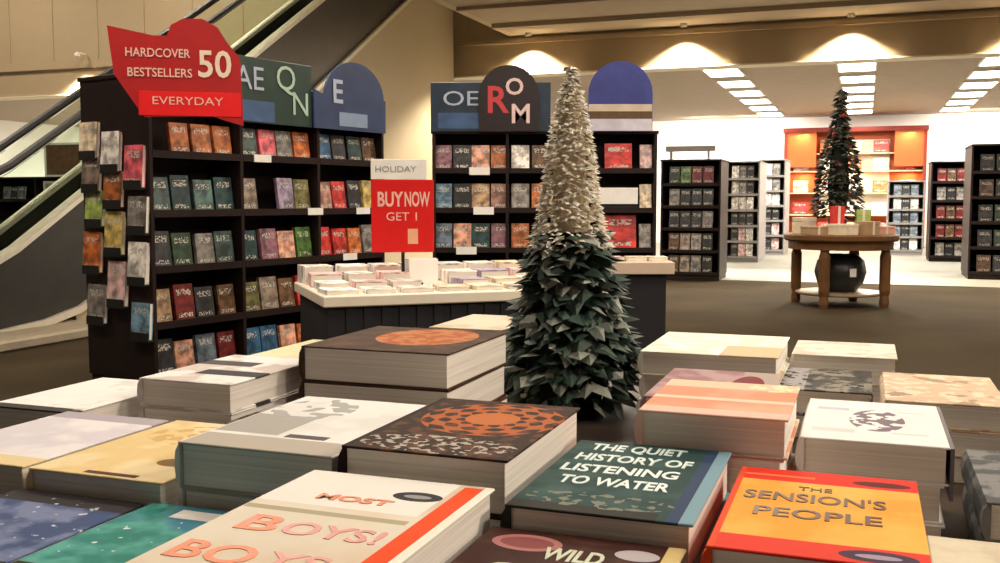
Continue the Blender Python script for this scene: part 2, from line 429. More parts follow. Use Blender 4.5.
# --- the long dark bookcase beside the escalator
LB = frame((-2.3, 6.6, 0), R(57)); LZ = [1.61, 1.215, .84, .465, .10]; LL = 2.4
bc = bookcase('bookcase', LB, LL, .72, 2.14, LZ, 'tall long dark bookcase of face-out books under the red sale sign', ndiv=3, double=True)
ROWS = [
 ['brown','orange brown','orange brown','orange brown','teal grey','pink red','grey','orange','blue','charcoal','dark teal','brown'],
 ['teal grey','dark teal','pale teal','dark teal','taupe','dark red','lavender','olive','pink brown','red','charcoal','yellow'],
 ['charcoal','dark green','grey','teal grey','dark teal','mauve','peach','green','red','red','orange','grey'],
 ['tan','dark red','charcoal','brown','olive','taupe','brown','red','dark teal','pink brown','dark red','charcoal'],
 ['charcoal','peach','blue grey','dark red','blue','blue','peach','orange','dark teal','red','brown','charcoal']]
sh = ['top','second','third','fourth','bottom']
for r, row in enumerate(ROWS):
    for i, cn in enumerate(row):
        bay = i // 4; x = bay*.8 + .117 + (i % 4)*.187 + rnd.uniform(-.008,.008)
        if r == 1 and i == 5: continue
        if r == 0 and i in (0,): continue
        s = rnd.uniform(.88, 1.02)
        if r == 0: s = min(s, .86)
        shelf_book(LB, x, .05, LZ[r]+.002, cn, f'{cn} book, {ORD[i]} from the red-sign end on the {sh[r]} shelf of the long bookcase', f'books on the {sh[r]} shelf of the long dark bookcase', sx=rnd.uniform(.92,1.04), sz=s)
for x, z in ((1.0, 1.61),(1.55,1.215),(2.12,1.215),(1.95,.84)): price_label(bc, x, z-.005, .17)
for i in range(3): pass
# header boards on the bookcase front
hg = mat('dark_green_header', (.02,.045,.035), .4, var=.5, scale=6)
hb = mat('blue_header', (.035,.055,.13), .4, var=.45, scale=5)
h1 = MB().box(.62, -.03, 1.86, 1.50, -.013, 2.33, bev=.003).build('header_board', hg, bc)
MB().box(.66, -.034, 1.87, 1.10, -.0305, 2.02).build('header_picture', mat('header_picture_blue', (.05,.10,.22), .5, var=.6, scale=7), h1)
pal = mat('pale_green_ink', (.42,.55,.45), .5); pal2 = mat('pale_blue_ink', (.42,.48,.60), .5)
text('AE', .24, pal2, h1, T(.86,-.036,2.17) @ UP)
text('Q', .26, pal, h1, T(1.22,-.036,2.2) @ UP); text('N', .25, pal, h1, T(1.37,-.036,2.02) @ UP)
arch = [(1.5,1.86),(2.36,1.86),(2.36,2.13)] + [(1.93+.36*math.cos(a)+.05, 2.12+.29*math.sin(a)) for a in [R(10*k) for k in range(0,19)]] + [(1.5,2.16)]
h2 = MB().prism(arch, -.055, -.036).build('header_board', hb, bc)
MB().box(1.78,-.06,1.89,2.12,-.0555,2.0).build('header_picture', mat('pale_blue_print', (.22,.30,.44), .5), h2)
text('E', .26, pal2, h2, T(1.76,-.062,2.15) @ UP, bold=.004)

# books in pockets on the case end
EN = LB @ frame((0,0,0), R(-90))        # local x runs along the end panel (towards -y of case), faces -x of case
ends = [(.60,1.585,'cream',1.0),(.585,1.36,'taupe',.95),(.56,1.12,'lime',1.0),(.60,.80,'orange',1.15),(.57,.45,'grey',1.1),
        (.365,1.49,'white',1.1),(.35,1.25,'orange brown',1.0),(.355,.93,'yellow',1.2),(.34,.58,'pale pink',1.25),
        (.125,1.38,'pink red',1.15),(.10,1.08,'grey',1.0),(.115,.74,'white',1.15),(.095,.37,'light blue',1.0)]
for i, (yy, z, cn, s) in enumerate(ends):
    col3 = 'rear' if yy > .5 else 'middle' if yy > .3 else 'front'
    Mx = EN @ T(-yy, -.045, z)
    pk = empty('book_pocket', Mx, f'clear pocket on the bookcase end holding the {cn} book, {col3} column', 'pocket', 'pockets on the bookcase end')
    MB().box(-.09,-.004,-.012,.09,.045,0).box(-.09,-.004,0,.09,0,.05).build('tray', blackmetal, pk)
    shelf_book(EN, -yy, -.040, z+.001, cn, f'{cn} book facing out in the {col3} column of pockets on the bookcase end', 'books in pockets on the bookcase end', sx=1.15, sz=s*.98, tilt=4, sy=.9)

# --- red sale sign on the corner
def PX(u, v, Y): return ((u-500)/1000*Y, (200-v)/1000*Y + 1.3)
pts = [(108,32),(150,40),(163,40),(167,29),(178,23),(196,22),(211,30),(218,42),(232,60),(234,126),(216,121),(205,117),(140,119),(130,104),(113,78)]
SG = frame((-2.11, 6.26, 0), R(14))
poly = []
for u, v in pts:
    x, z = PX(u, v, 6.3); poly.append((x + 2.18, z))
sg = empty('sale_sign', SG, 'large red sale sign with an arched top on the bookcase corner', 'sign')
MB().prism(poly[::-1], -.012, .012).build('board', redsign, sg)
MB().box(-.12,-.017,1.82,.49,-.0125,1.97,bev=.002).build('lit_lower_band', mat('lit_red_band', (.80,.01,.012), .45), sg)  # brighter red paints in the light on the lower part of the board
text('50', .23, mat('white_sign_ink', (.85,.68,.55), .5), sg, T(.335,-.018,2.135) @ UP, width=.20, bold=.004)
text('HARDCOVER', .075, signpink, sg, T(.0,-.018,2.20) @ UP, width=.38, bold=.001); text('BESTSELLERS', .075, signpink, sg, T(.01,-.018,2.08) @ UP, width=.38, bold=.001)
text('EVERYDAY', .07, signpink, sg, T(.17,-.02,1.91) @ UP, width=.42)
MB().box(-.02,.012,1.9,.02,.04,2.3).box(-.02,.012,2.05,.02,.30,2.08).build('bracket', blackmetal, sg)

# --- the back run of bookcases
BB = frame((-.66, 9.8, 0), 0); BZ = [1.59, 1.205, .815, .43, .1]; BL = 2.19
bb_ = bookcase('bookcase', BB, BL, .4, 1.97, BZ, 'dark bookcase behind the small frosted tree with arched header signs', ndiv=3)
BROWS = [['mauve','charcoal','peach','orange brown','white','brown','tan','dark red'],
         ['light blue','black','tan','pink brown','grey','orange brown','cream','tan'],
         ['blue grey','peach','dark teal','mauve','orange brown','dark teal','red','cream'],
         ['dark teal','grey','dark red','charcoal','tan','brown','blue','red']]
BX = [.10,.29,.47,.66,.86,1.06,1.22,1.38]
for r, row in enumerate(BROWS):
    for i, cn in enumerate(row):
        shelf_book(BB, BX[i], .05, BZ[r]+.002, cn, f'{cn} book, {ORD[i]} from the red-poster end, {sh[r]} shelf of the bookcase behind the tree', f'books on the {sh[r]} shelf behind the tree', sx=1.05, sz=1.02 if r else .98)
tail = [['red','pale pink'],['cream','white'],['red','pale pink']]
for r, z in enumerate(BZ[:3]):
    if r == 1:
        o = tag(MB().box(-.19,-.004,0,.19,.012,.16,bev=.002).build('shelf_card', white), 'white card sign standing between two red books behind the tree', 'sign'); o.matrix_world = BB @ T(1.82,.03,z+.055)
        tag_o = o
        MB().box(-.19,.012,-.055,.19,.10,0).build('card_foot', blackmetal, o)
    else:
        shelf_book(BB, 1.82, .05, z+.002, 'red', f'large square red book on the {sh[r]} shelf beside the frosted tree', 'large red books beside the tree', sx=2.2 if r==2 else 1.6, sz=1.36 if r==2 else 1.05)
    shelf_book(BB, 2.09, .05, z+.002, ['pale pink','cream','grey'][r], f'narrow pale book at the end of the {sh[r]} shelf beside the large red books', 'pale books beside the large red books', sx=.7, sz=1.0)
for x, z in ((.46,1.59),(.50,1.205),(.33,.815)): price_label(bb_, x, z-.01, .2, .075)
h3 = MB().box(-.01,-.03,1.96,1.15,-.013,2.43,bev=.003).build('header_board', mat('navy_header', (.018,.035,.06), .4, var=.5, scale=6), bb_)
MB().box(.06,-.035,1.99,.5,-.0305,2.14).build('header_picture', mat('header_picture_blue', (.05,.10,.22), .5), h3)
text('OE', .2, pal2, h3, T(.28,-.037,2.27) @ UP, width=.34)
archb = [(.46,1.96),(1.03,1.96),(1.04,2.2)] + [(.745+.285*math.cos(R(a)), 2.31+.285*math.sin(R(a))) for a in range(0,181,12)] + [(.45,2.2)]
h4 = MB().prism(archb, -.06, -.04).build('arched_sign', mat('black_sign', (.02,.012,.014), .4), bb_)
rp = mat('red_letter', (.55,.05,.06), .5); pp = mat('pink_letter', (.75,.55,.55), .5)
text('R', .36, rp, h4, T(.63,-.063,2.25) @ UP, bold=.006); text('O', .22, pp, h4, T(.80,-.063,2.38) @ UP, bold=.004); text('M', .26, pp, h4, T(.86,-.063,2.12) @ UP, bold=.004)
archc = [(1.51,1.96),(2.13,1.96),(2.13,2.3)] + [(1.82+.31*math.cos(R(a)), 2.32+.31*math.sin(R(a))) for a in range(0,181,12)] + [(1.51,2.3)]
h5 = MB().prism(archc, -.06, -.04).build('arched_sign', mat('royal_blue_sign', (.035,.045,.22), .4, var=.35, scale=8), bb_)
MB().box(1.515,-.064,1.965,2.125,-.061,2.08).build('photo_snow', mat('snow_print', (.55,.52,.62), .5, var=.3, scale=9), h5)
MB().box(1.515,-.064,2.082,2.125,-.061,2.15).build('photo_trees', mat('tree_print', (.10,.055,.02), .5, var=.6, scale=20), h5)
MB().box(1.515,-.064,2.152,2.125,-.061,2.22).build('photo_hills', mat('hill_print', (.55,.45,.36), .5, var=.3, scale=9), h5)

# ------------------------------------------------------------------ white display table in the middle
TA = frame((-.92, 5.17, 0), R(20))
ta = empty('display_table', TA, 'long black-skirted display table covered with white books in front of the bookcases', 'table')
MB().box(0,0,.74,1.7,1.0,.80,bev=.006).build('table_top', mat('cream_laminate', (.80,.72,.60), .5), ta)
sk = MB()
for k in range(34): sk.box(.03+k*.0483, .03 + .008*(k%2), .02, .03+(k+1)*.0483, .05+.008*(k%2), .74)
sk.box(.03,.05,.02,.05,.97,.74).box(1.65,.05,.02,1.67,.97,.74).box(.03,.95,.02,1.67,.97,.74)
sk.build('skirt', blackcloth, ta)
for x in (.08,1.62):
    for y in (.10,.90): MB().box(x-.025,y-.025,0,x+.025,y+.025,.74).build('leg', blackmetal, ta)
n = 0
pale = ['white','pale pink','white','cream','lavender','white','white','pale pink','cream']
SY = [.8,1.4,2.4,3.4]
TB_label = ['front','second','third','back']
for r in range(4):
    for i in range(8):
        cn = pale[(r*5 + i*4 + (i*i) % 3) % 9]
        x = .12 + i*.205; y = .03 + r*.245
        if r == 2 and i in (3,): continue
        if r == 1 and i in (3,): continue
        shelf_book(TA, x, y+.02, .8005+.0281*SY[r], cn, f'{cn} book lying flat, {ORD[i]} along the {TB_label[r]} row of the white display table', 'pale books lying on the white display table', sx=rnd.uniform(.95,1.12), sz=.82, flat=True, sy=SY[r], yaw=R(rnd.uniform(-6,6)))
# white carton and poster stand on it
bx = empty('book_carton', TA @ T(.70,.62,.80), 'white carton standing under the red poster on the white display table', 'box')
MB().box(-.09,-.06,0,.09,.06,.15,bev=.003).build('carton', white, bx); MB().box(-.092,-.015,.1502,.092,.015,.152).build('tape', mat('beige_tape', (.6,.5,.35), .5), bx)
ps = empty('poster_stand', frame((-.578, 5.95, .80), R(4)), 'red poster with white top band standing on the white display table', 'sign')
MB().box(-.12,-.05,0,.12,.05,.012,bev=.003).build('base', blackmetal, ps)
MB().box(-.01,-.008,.012,.01,.008,.2).build('post', blackmetal, ps)
MB().box(-.185,-.012,.19,.185,.012,.62,bev=.003).build('poster', mat('scarlet_poster', (.66,.012,.012), .4, var=.12), ps)
hd = MB().box(-.185,-.012,.622,.145,.012,.74,bev=.002).build('header_card', white, ps)
text('HOLIDAY', .05, mat('grey_ink', (.3,.3,.3), .5), hd, T(-.04,-.014,.68) @ UP, width=.24)
text('BUY', .12, signpink, ps, T(-.075,-.014,.50) @ UP, width=.15, bold=.003); text('NOW', .12, signpink, ps, T(.085,-.014,.50) @ UP, width=.15, bold=.003)
text('GET 1', .07, signpink, ps, T(0,-.014,.40) @ UP, width=.18); MB().box(.03,-.0145,.24,.09,-.0125,.33).build('print_patch', mat('peach_print', (.8,.42,.25), .5), ps)

# --- second dark table behind the tree
TBm = frame((.35, 8.05, 0), 0)
tb = empty('side_table', TBm, 'dark table with a pale tan top behind the frosted tree', 'table')
MB().box(0,0,.70,1.06,.8,.80,bev=.006).build('table_top', mat('tan_laminate', (.55,.43,.33), .5), tb)
MB().box(.06,.05,.02,1.0,.07,.70).box(.06,.73,.02,1.0,.75,.70).box(.06,.07,.02,.08,.73,.70).box(.98,.07,.02,1.0,.73,.70).build('skirt', blackcloth, tb)
for x in (.1,.96):
    for y in (.11,.69): MB().box(x-.02,y-.02,0,x+.02,y+.02,.70).build('leg', blackmetal, tb)
for i, (x, cn) in enumerate(((.62,'pale pink'),(.82,'cream'),(.99,'cream'))):
    shelf_book(TBm, x-.04, .15, .8005+.028, cn, f'{cn} book lying flat, {ORD[i]} on the tan-topped table behind the tree', 'books on the tan-topped table', flat=True, sz=.9)

# ------------------------------------------------------------------ far gondolas (store frame)
def gondola(w0, d0, Wd, Ln, H, nrow, ncol, label, key, cols, side=0, sign=None, group=None, body=darkwood, top_row=None):
    M = STORE @ T(w0, d0, 0)
    zs = [.12 + k*(H-.16)/nrow for k in range(nrow)][::-1]
    e = bookcase('shelf_unit', M, Wd, Ln, H, zs, label, ndiv=1, cat='shelf', group=None, body=body)
    for r, z in enumerate(zs):
        for i in range(ncol):
            cn = top_row[i] if r == 0 and top_row else cols[(r*7 + i*3 + r*r) % len(cols)]
            x = .12 + (Wd-.24)*((i+.5)/ncol)
            shelf_book(M, x, .05, z+.002, cn, f'{cn} book, {ORD[i]} along the {ORD[r]} row of {key}', f'books on {key}', sx=min(1.25,(Wd-.24)/ncol/.185), sz=min(1.15,(H-.16)/nrow/.30), )
    return e, M, zs
def side_face(M, Wd, Ln, H, nrow, ncol, key, cols, sgn):
    """books shown on the long side of the unit (its own rack of pockets); sgn +1: side at x=Wd, -1: side at x=0"""
    S = M @ (frame((Wd+.001, 0, 0), R(90)) if sgn > 0 else frame((-.001, Ln, 0), R(-90)))
    for r in range(nrow):
        z = .15 + (nrow-1-r)*(H-.2)/nrow
        for i in range(ncol):
            cn = cols[(r*5 + i*4 + i*r) % len(cols)]
            x = Ln*(i+.5)/ncol
            o = shelf_book(S, x, -.05, z, cn, f'{cn} book, {ORD[i]} along the side of {key}, {ORD[r]} row down', f'books along the side of {key}', sx=1.1, sz=1.1, tilt=4)
            k = MB().box(-.1,-.02,-.012,.1,.05,-.002).build('ledge', blackmetal, None)
            k.matrix_world = S @ T(x, -.05, z)
            tag(k, f'small ledge under the {ORD[i]} book along {key}, {ORD[r]} row down', 'ledge', f'ledges along the side of {key}')
greylam = mat('grey_laminate', (.28,.26,.25), .5)
dk = ['charcoal','grey','brown','dark green','grey','black','taupe','dark red','grey','tan']
wb = ['white','black','white','grey','charcoal','white','black','pale pink']
e1, M1, z1 = gondola(-3.12, 16.2, .96, .9, 1.95, 5, 4, 'dark shelf unit with a green and red top row, beside the white aisle', 'the green-topped unit', ['charcoal','grey','brown','charcoal','black','taupe','grey'], top_row=['dark green','green','dark red','dark red'])
# small grey sign above it
cs = MB().box(.12,.1,1.95,.16,.14,2.08).box(.72,.1,1.95,.76,.14,2.08).box(.05,.1,2.08,.85,.14,2.17,bev=.004).build('category_sign', mat('grey_sign', (.32,.31,.29), .5), e1)
gondola(-2.74, 21.2, .70, 1.5, 2.10, 6, 3, 'narrow shelf unit of white and black books behind the green-topped one', 'the white and black unit', wb, body=greylam)
gondola(-2.36, 24.3, .60, 1.5, 2.25, 6, 2, 'narrow shelf unit beside the orange wall, white and black books', 'the narrow unit beside the orange wall', wb, body=greylam)
gondola(1.60, 17.9, 1.2, 1.2, 2.2, 5, 4, 'tall dark brown shelf unit at the far side past the round table', 'the tall dark brown unit', ['charcoal','black','brown','dark green','black','charcoal'])
gondola(1.28, 22.8, .80, 1.0, 2.1, 5, 3, 'shelf unit with dark red books behind the tall brown one', 'the unit with dark red books', ['dark red','pale pink','grey','brown','mauve','black'])
gondola(.50, 25.3, .80, 1.0, 1.75, 5, 3, 'low shelf unit with blue grey books next to the orange wall', 'the low unit of blue grey books', ['blue grey','grey','white','black','blue grey','charcoal'], body=greylam)

# ------------------------------------------------------------------ orange feature wall at the back
OW = STORE @ T(-2.15, 28.9, 0)
ow = empty('feature_bookcase', OW, 'orange red feature bookcase with lit shelves against the white back wall', 'bookcase')
org = mat('orange_red_panel', (.52,.10,.02), .5, var=.2, scale=2)
fr = mat('dark_red_frame', (.22,.022,.012), .5)
MB().box(0,.6,0,3.65,.7,3.15).build('back_panel', org, ow)
MB().box(0,0,0,.08,.6,3.15).box(3.57,0,0,3.65,.6,3.15).box(-.03,-.03,3.15,3.68,.72,3.27).build('frame', fr, ow)
MB().box(.08,.02,2.2,.85,.08,3.15).build('side_panel', org, ow); MB().box(2.85,.02,2.2,3.57,.08,3.15).build('side_panel', org, ow)
MB().box(.95,.52,1.0,2.75,.58,2.95).build('pale_panel', mat('pale_print_panel', (.80,.74,.62), .6, var=.06, scale=1), ow)
for z in (.35,.9,1.5,2.1,2.58): MB().box(.08,.15,z-.03,3.57,.6,z).build('shelf', mat('cream_shelf', (.75,.58,.36), .5), ow)
i = 0
for r, z in enumerate((2.58,2.1,1.5,.9,.35)):
    for k in range(5):
        if r == 0 and k in (0,4): continue
        cn = ['white','red','cream','pale pink','yellow','orange','cream','red'][(r*3+k*5) % 8]
        shelf_book(OW, .45+k*.69, .22, z+.002, cn, f'{cn} book, {ORD[k]} along the {ORD[r]} lit shelf down of the orange wall', 'books on the lit shelves of the orange wall', sx=2.4, sz=1.35)
for x in (.5,1.8,3.2):
    for z in (3.1, 2.03): light('AREA', 'shelf_lamp', OW @ Vector((x, .30 if z < 3 else -.2, z)), 12, (1,.8,.45), .4)

# ------------------------------------------------------------------ round wooden table with the dark tree
RT = frame((4.22, 12.4, 0), R(8))
rt = empty('round_table', RT, 'round brown wooden display table on the carpet carrying the dark tree', 'table')
MB().lathe([(0,.80),(.66,.80),(.68,.82),(.68,.87),(.66,.885),(0,.885)], 40).build('table_top', brownwood, rt)
for a in range(4):
    c_, s_ = math.cos(R(45+90*a)), math.sin(R(45+90*a))
    MB().lathe([(.0,0),(.05,0),(.06,.05),(.05,.14),(.065,.2),(.065,.62),(.05,.68),(.065,.74),(.065,.80),(0,.80)], 14, (c_*.55, s_*.55, 0)).build('leg', brownwood, rt)
MB().lathe([(0,.135),(.50,.135),(.52,.15),(.52,.17),(0,.17)], 32).build('lower_shelf', mat('worn_wood', (.33,.24,.16), .45), rt)
MB().lathe([(.60,.70),(.62,.70),(.62,.80),(.60,.80)], 40).build('apron', brownwood, rt)
bk = empty('round_basket', RT @ T(0,-.02,.17), 'dark round basket on the lower shelf of the wooden table', 'basket')
MB().lathe([(0,0),(.18,0),(.27,.1),(.31,.24),(.28,.38),(.20,.46),(.18,.46),(.26,.37),(.28,.24),(.24,.1),(0,.03)], 28).build('basket_body', mat('black_wicker', (.018,.02,.02), .35, var=.6, scale=40, bump=.5), bk, True)
MB().box(-.035,-.322,.20,.045,-.30,.30).build('painted_highlight', white, bk)  # white patch stands in for a highlight on the basket

LEAF_C = {}
def leaf_mat(name, c1, c2, c3, p=(.45,.75), rough=.55):
    m, nt, b = nodes_of(name); L = nt.links
    g = N(nt, 'ShaderNodeNewGeometry'); cr = N(nt, 'ShaderNodeValToRGB')
    cr.color_ramp.interpolation = 'LINEAR'
    e = cr.color_ramp.elements; e[0].color = (*c1,1); e[0].position = 0; e[1].color = (*c3,1); e[1].position = 1
    m1 = e.new(p[0]); m1.color = (*c2,1)
    L.new(g.outputs['Random Per Island'], cr.inputs[0]); L.new(cr.outputs[0], b.inputs['Base Color']); b.inputs['Roughness'].default_value = rough
    return m
def foliage(prof, n, size, seed, droop=.5, fold=.25, jitter=.012, wid=.6):
    """pointed leaves set over a cone; prof = [(z, r)...] bottom to top"""
    rr = random.Random(seed); m = MB(); bmx = m.bm
    def rad(z):
        for (z0,r0),(z1,r1) in zip(prof, prof[1:]):
            if z <= z1: return r0 + (r1-r0)*(z-z0)/(z1-z0)
        return prof[-1][1]
    # area-weighted heights
    zs = []; zmin, zmax = prof[0][0], prof[-1][0]; rm = max(r for _, r in prof)
    while len(zs) < n:
        z = rr.uniform(zmin, zmax)
        if rr.random() < (rad(z)/rm)*.85 + .15: zs.append(z)
    for i, z in enumerate(zs):
        a = rr.uniform(0, 2*math.pi); s = size*rr.uniform(.75,1.25)
        r = max(0, rad(z) - s*.55) * (1 if rr.random() < .75 else rr.uniform(.6,1)); 
        out = Vector((math.cos(a), math.sin(a), 0)); tan = Vector((-math.sin(a), math.cos(a), 0))
        dirn = (out*(1-droop*.4) + Vector((0,0,rr.uniform(-droop,.15))) + tan*rr.uniform(-.5,.5)).normalized()
        side = dirn.cross(Vector((0,0,1))); side = side.normalized() if side.length > .01 else tan
        nrm = side.cross(dirn).normalized()
        if nrm.z < 0: nrm = -nrm
        side = (side + nrm*rr.uniform(-.5,.5)).normalized()
        p0 = out*r + Vector((0,0,z))
        w = s*wid*.5
        v = [bmx.verts.new(p0), bmx.verts.new(p0 + dirn*s*.45 + side*w - nrm*fold*w), bmx.verts.new(p0 + dirn*s*1.05 - nrm*s*.12), bmx.verts.new(p0 + dirn*s*.45 - side*w - nrm*fold*w), bmx.verts.new(p0 + dirn*s*.5 + nrm*s*.06)]
        for q in ((0,1,4),(1,2,4),(2,3,4),(3,0,4)): bmx.faces.new([v[k] for k in q])
    return m
# dark tree on the round table
dt = empty('dark_christmas_tree', RT @ T(-.02,.05,.885), 'slim dark tree with red ornaments on the round wooden table', 'tree')
MB().lathe([(0,0),(.09,0),(.11,.1),(.115,.18),(.09,.19),(0,.19)], 18).build('pot', mat('dark_red_pot', (.12,.012,.015), .4), dt)
MB().tube([(0,0,.18),(0,0,1.0),(0,0,1.75)], [.025,.018,.006]).build('trunk', brownwood, dt)
foliage([(.2,.24),(.3,.31),(.9,.23),(1.3,.12),(1.78,.015)], 900, .10, 3).build('foliage', leaf_mat('dark_needles', (.008,.012,.008), (.022,.03,.018), (.06,.05,.03)), dt)
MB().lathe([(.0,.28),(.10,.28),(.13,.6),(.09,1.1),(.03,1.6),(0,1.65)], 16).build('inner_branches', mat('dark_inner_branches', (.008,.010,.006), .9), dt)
orn = mat('red_ornament', (.35,.02,.02), .25); rr = random.Random(5)
for k in range(16):
    z = .32 + k*.075; a = k*2.4; r = .25*(1-(z-.3)/1.6)+.005
    MB().lathe([(0,-.032),(.023,-.022),(.032,0),(.023,.022),(0,.032)], 10, (r*math.cos(a), r*math.sin(a), z)).build('ornament', orn, dt, True)
# goods around the tree
goods = [(-.46,-.25,.26,.20,.10,'tan','brown flat gift box'),(-.42,.12,.2,.2,.2,'cream','cream gift box'),(-.18,-.42,.28,.2,.13,'cream','wide cream gift box'),
         (.12,-.45,.2,.17,.16,'tan','tan gift box'),(.38,-.30,.24,.18,.10,'peach','peach gift box'),(.46,.05,.16,.16,.12,'white','white gift box'),(.16,-.24,.16,.14,.30,'lime','green gift box'),(-.16,-.22,.14,.1,.34,'red','tall red gift box')]
for x, y, a, bq, h, cn, nm in goods:
    g = empty('gift_box', RT @ T(x,y,.8855) @ Matrix.Rotation(R(rr.uniform(-20,20)),4,'Z'), f'{nm} on the round wooden table by the dark tree', 'box', 'gift boxes round the dark tree')
    mm = mat('gift_'+cn, NAMES[cn], .5)
    MB().box(-a/2,-bq/2,0,a/2,bq/2,h*.75).build('box', mm, g); MB().box(-a/2-.006,-bq/2-.006,h*.75,a/2+.006,bq/2+.006,h,bev=.003).build('lid', mm, g)
    MB().box(-.015,-bq/2-.008,0,.015,bq/2+.008,h+.002).build('ribbon', mat('ribbon_white', (.7,.6,.5), .4), g)

# ------------------------------------------------------------------ low shelf with pictures behind the escalator
LS = STORE @ T(-15.2, 14.3, 0)
ls = bookcase('low_bookcase', LS, 2.9, .4, 1.72, [1.3,.9,.5,.1], 'low dark bookcase beyond the escalator glass', ndiv=3)
def framed(M, w, h, c, label, name='framed_picture'):
    e = empty(name, M, label, 'picture')
    MB().box(-w/2,0,0,w/2,.03,.04).box(-w/2,0,h-.04,w/2,.03,h).box(-w/2,0,.04,-w/2+.04,.03,h-.04).box(w/2-.04,0,.04,w/2,.03,h-.04).build('frame', white, e)
    MB().box(-w/2+.04,.008,.04,w/2-.04,.024,h-.04).build('picture', c, e)
framed(LS @ T(1.45,.2,1.72) , .86, .62, mat('brown_print', (.16,.085,.05), .5, var=.7, scale=8), 'brown picture in a white frame standing on the low bookcase')
framed(LS @ T(1.52,.05,1.302), .80, .34, mat('beige_print', (.42,.34,.22), .5, var=.5, scale=8), 'beige picture on the top shelf of the low bookcase')
for i, cn in enumerate(['blue grey','charcoal','blue grey','brown']):
    shelf_book(LS, .2+i*.18 if i < 3 else 2.3, .08, 1.302, cn, f'{cn} book, {ORD[i]} along the top shelf of the low bookcase', 'books on the low bookcase')

# ------------------------------------------------------------------ foreground table
FT = STORE
TZ = .90
ft = empty('book_table', STORE @ T(0,0,0), 'large dark table piled with hardcover stacks around the frosted tree', 'table')
MB().box(-1.24,.38,TZ-.05,.62,2.32,TZ,bev=.006).build('table_top', mat('dark_table_top', (.05,.036,.027), .4, var=.3, scale=6), ft)
MB().box(-1.18,.44,TZ-.17,.56,2.26,TZ-.05).build('apron', darkwood, ft)
for x in (-1.12,.48):
    for y in (.5,2.18): MB().box(x-.04,y-.04,0,x+.04,y+.04,TZ-.17).build('leg', darkwood, ft)

def book_meshes(Wd, L, Tk, cover, spine=None):
    m = MB(); c = .0026; r = .006
    m.box(-Wd/2, -L/2, 0, Wd/2, L/2, c, bev=.0008).box(-Wd/2, -L/2, Tk-c, Wd/2, L/2, Tk, bev=.0008)
    m.mi = 1
    prof = [(-Wd/2+.002, c*.5), (-Wd/2-.003, Tk*.2), (-Wd/2-.0045, Tk*.5), (-Wd/2-.003, Tk*.8), (-Wd/2+.002, Tk-c*.5), (-Wd/2+.005, Tk-c*.5), (-Wd/2+.005, c*.5)]
    m.prism(prof, -L/2, L/2)
    cv = m.build('cover', [cover, spine or cover])
    p = MB().box(-Wd/2+.005, -L/2+.003, c, Wd/2-.004, L/2-.003, Tk-c)
    pg = p.build('page_block', PAGE)
    a, b = cv.data, pg.data
    bpy.data.objects.remove(cv); bpy.data.objects.remove(pg)
    return a, b
def place_book(meshes, M, label, group):
    e = empty('hardcover_book', M, label, 'book', group)
    for nme, me in zip(('cover','page_block'), meshes):
        o = bpy.data.objects.new(nme, me); COL.objects.link(o); o.parent = e
    return e
def stack(w0, d0, Wd, L, ztop, n, cover, desc, spine=None, yaw=0.0, lower=None, T_top=None):
    """w0,d0 = near left corner of the top book in the store frame"""
    h = ztop - TZ
    Tk = h / n
    me = book_meshes(Wd, L, Tk, cover, spine)
    top = None
    for k in range(n):
        is_top = k == n-1
        j = (0,0,0) if is_top else (rnd.uniform(-.004,.004), rnd.uniform(-.004,.004), rnd.uniform(-1.6,1.6))
        M = STORE @ T(w0+Wd/2+j[0], d0+L/2+j[1], TZ + k*Tk + .0003*k) @ Matrix.Rotation(R(yaw + j[2]), 4, 'Z')
        lab = desc if is_top else f'{["","next copy","second copy","third copy","fourth copy"][n-1-k]} down under the {lower}'
        e = place_book(me, M, lab, f'copies stacked under the {lower}' if not is_top else None)
        if is_top: top = e
    top['group'] = 'hardcovers topping the stacks on the book table'
    cv = [c for c in top.children if c.name.startswith('cover')][0]
    return top, cv, Tk

def ct(cv, s, x, y, size, m, Tk, width=None, bold=.0, ang=0):
    return text(s, size, m, cv, T(x, y, Tk+.0003) @ Matrix.Rotation(R(ang),4,'Z'), ext=.0003, width=width, bold=bold)
redink = mat('orange_red_ink', (.72,.20,.08), .4); pinkink = mat('pink_red_ink', (.66,.27,.24), .4)
brownink = mat('dark_brown_ink', (.10,.035,.015), .4); paleink = mat('pale_teal_ink', (.70,.82,.80), .4); greenink = mat('pale_green_cover_ink', (.55,.60,.45), .4)
greyink = mat('mid_grey_ink', (.30,.30,.33), .5)

# mandala hardcover
m1 = art('mandala_cover', (.035,.018,.012), [('noise',60,.5,.62,(.11,.045,.025)), ('ring',.012,.035,.078,26,(.42,.11,.028)), ('ell',.012,.035,.030,.030,(.50,.15,.04)), ('spot',0,-.09,.083,.034,110,.56,(.42,.38,.33)), ('rect',-.09,-.13,-.078,.13,(.02,.01,.01))], nscale=50)
t, cv, k = stack(-.472, .845, .172, .25, 1.062, 3, m1, 'dark brown hardcover with an orange mandala on its cover', lower='orange mandala hardcover', yaw=0)
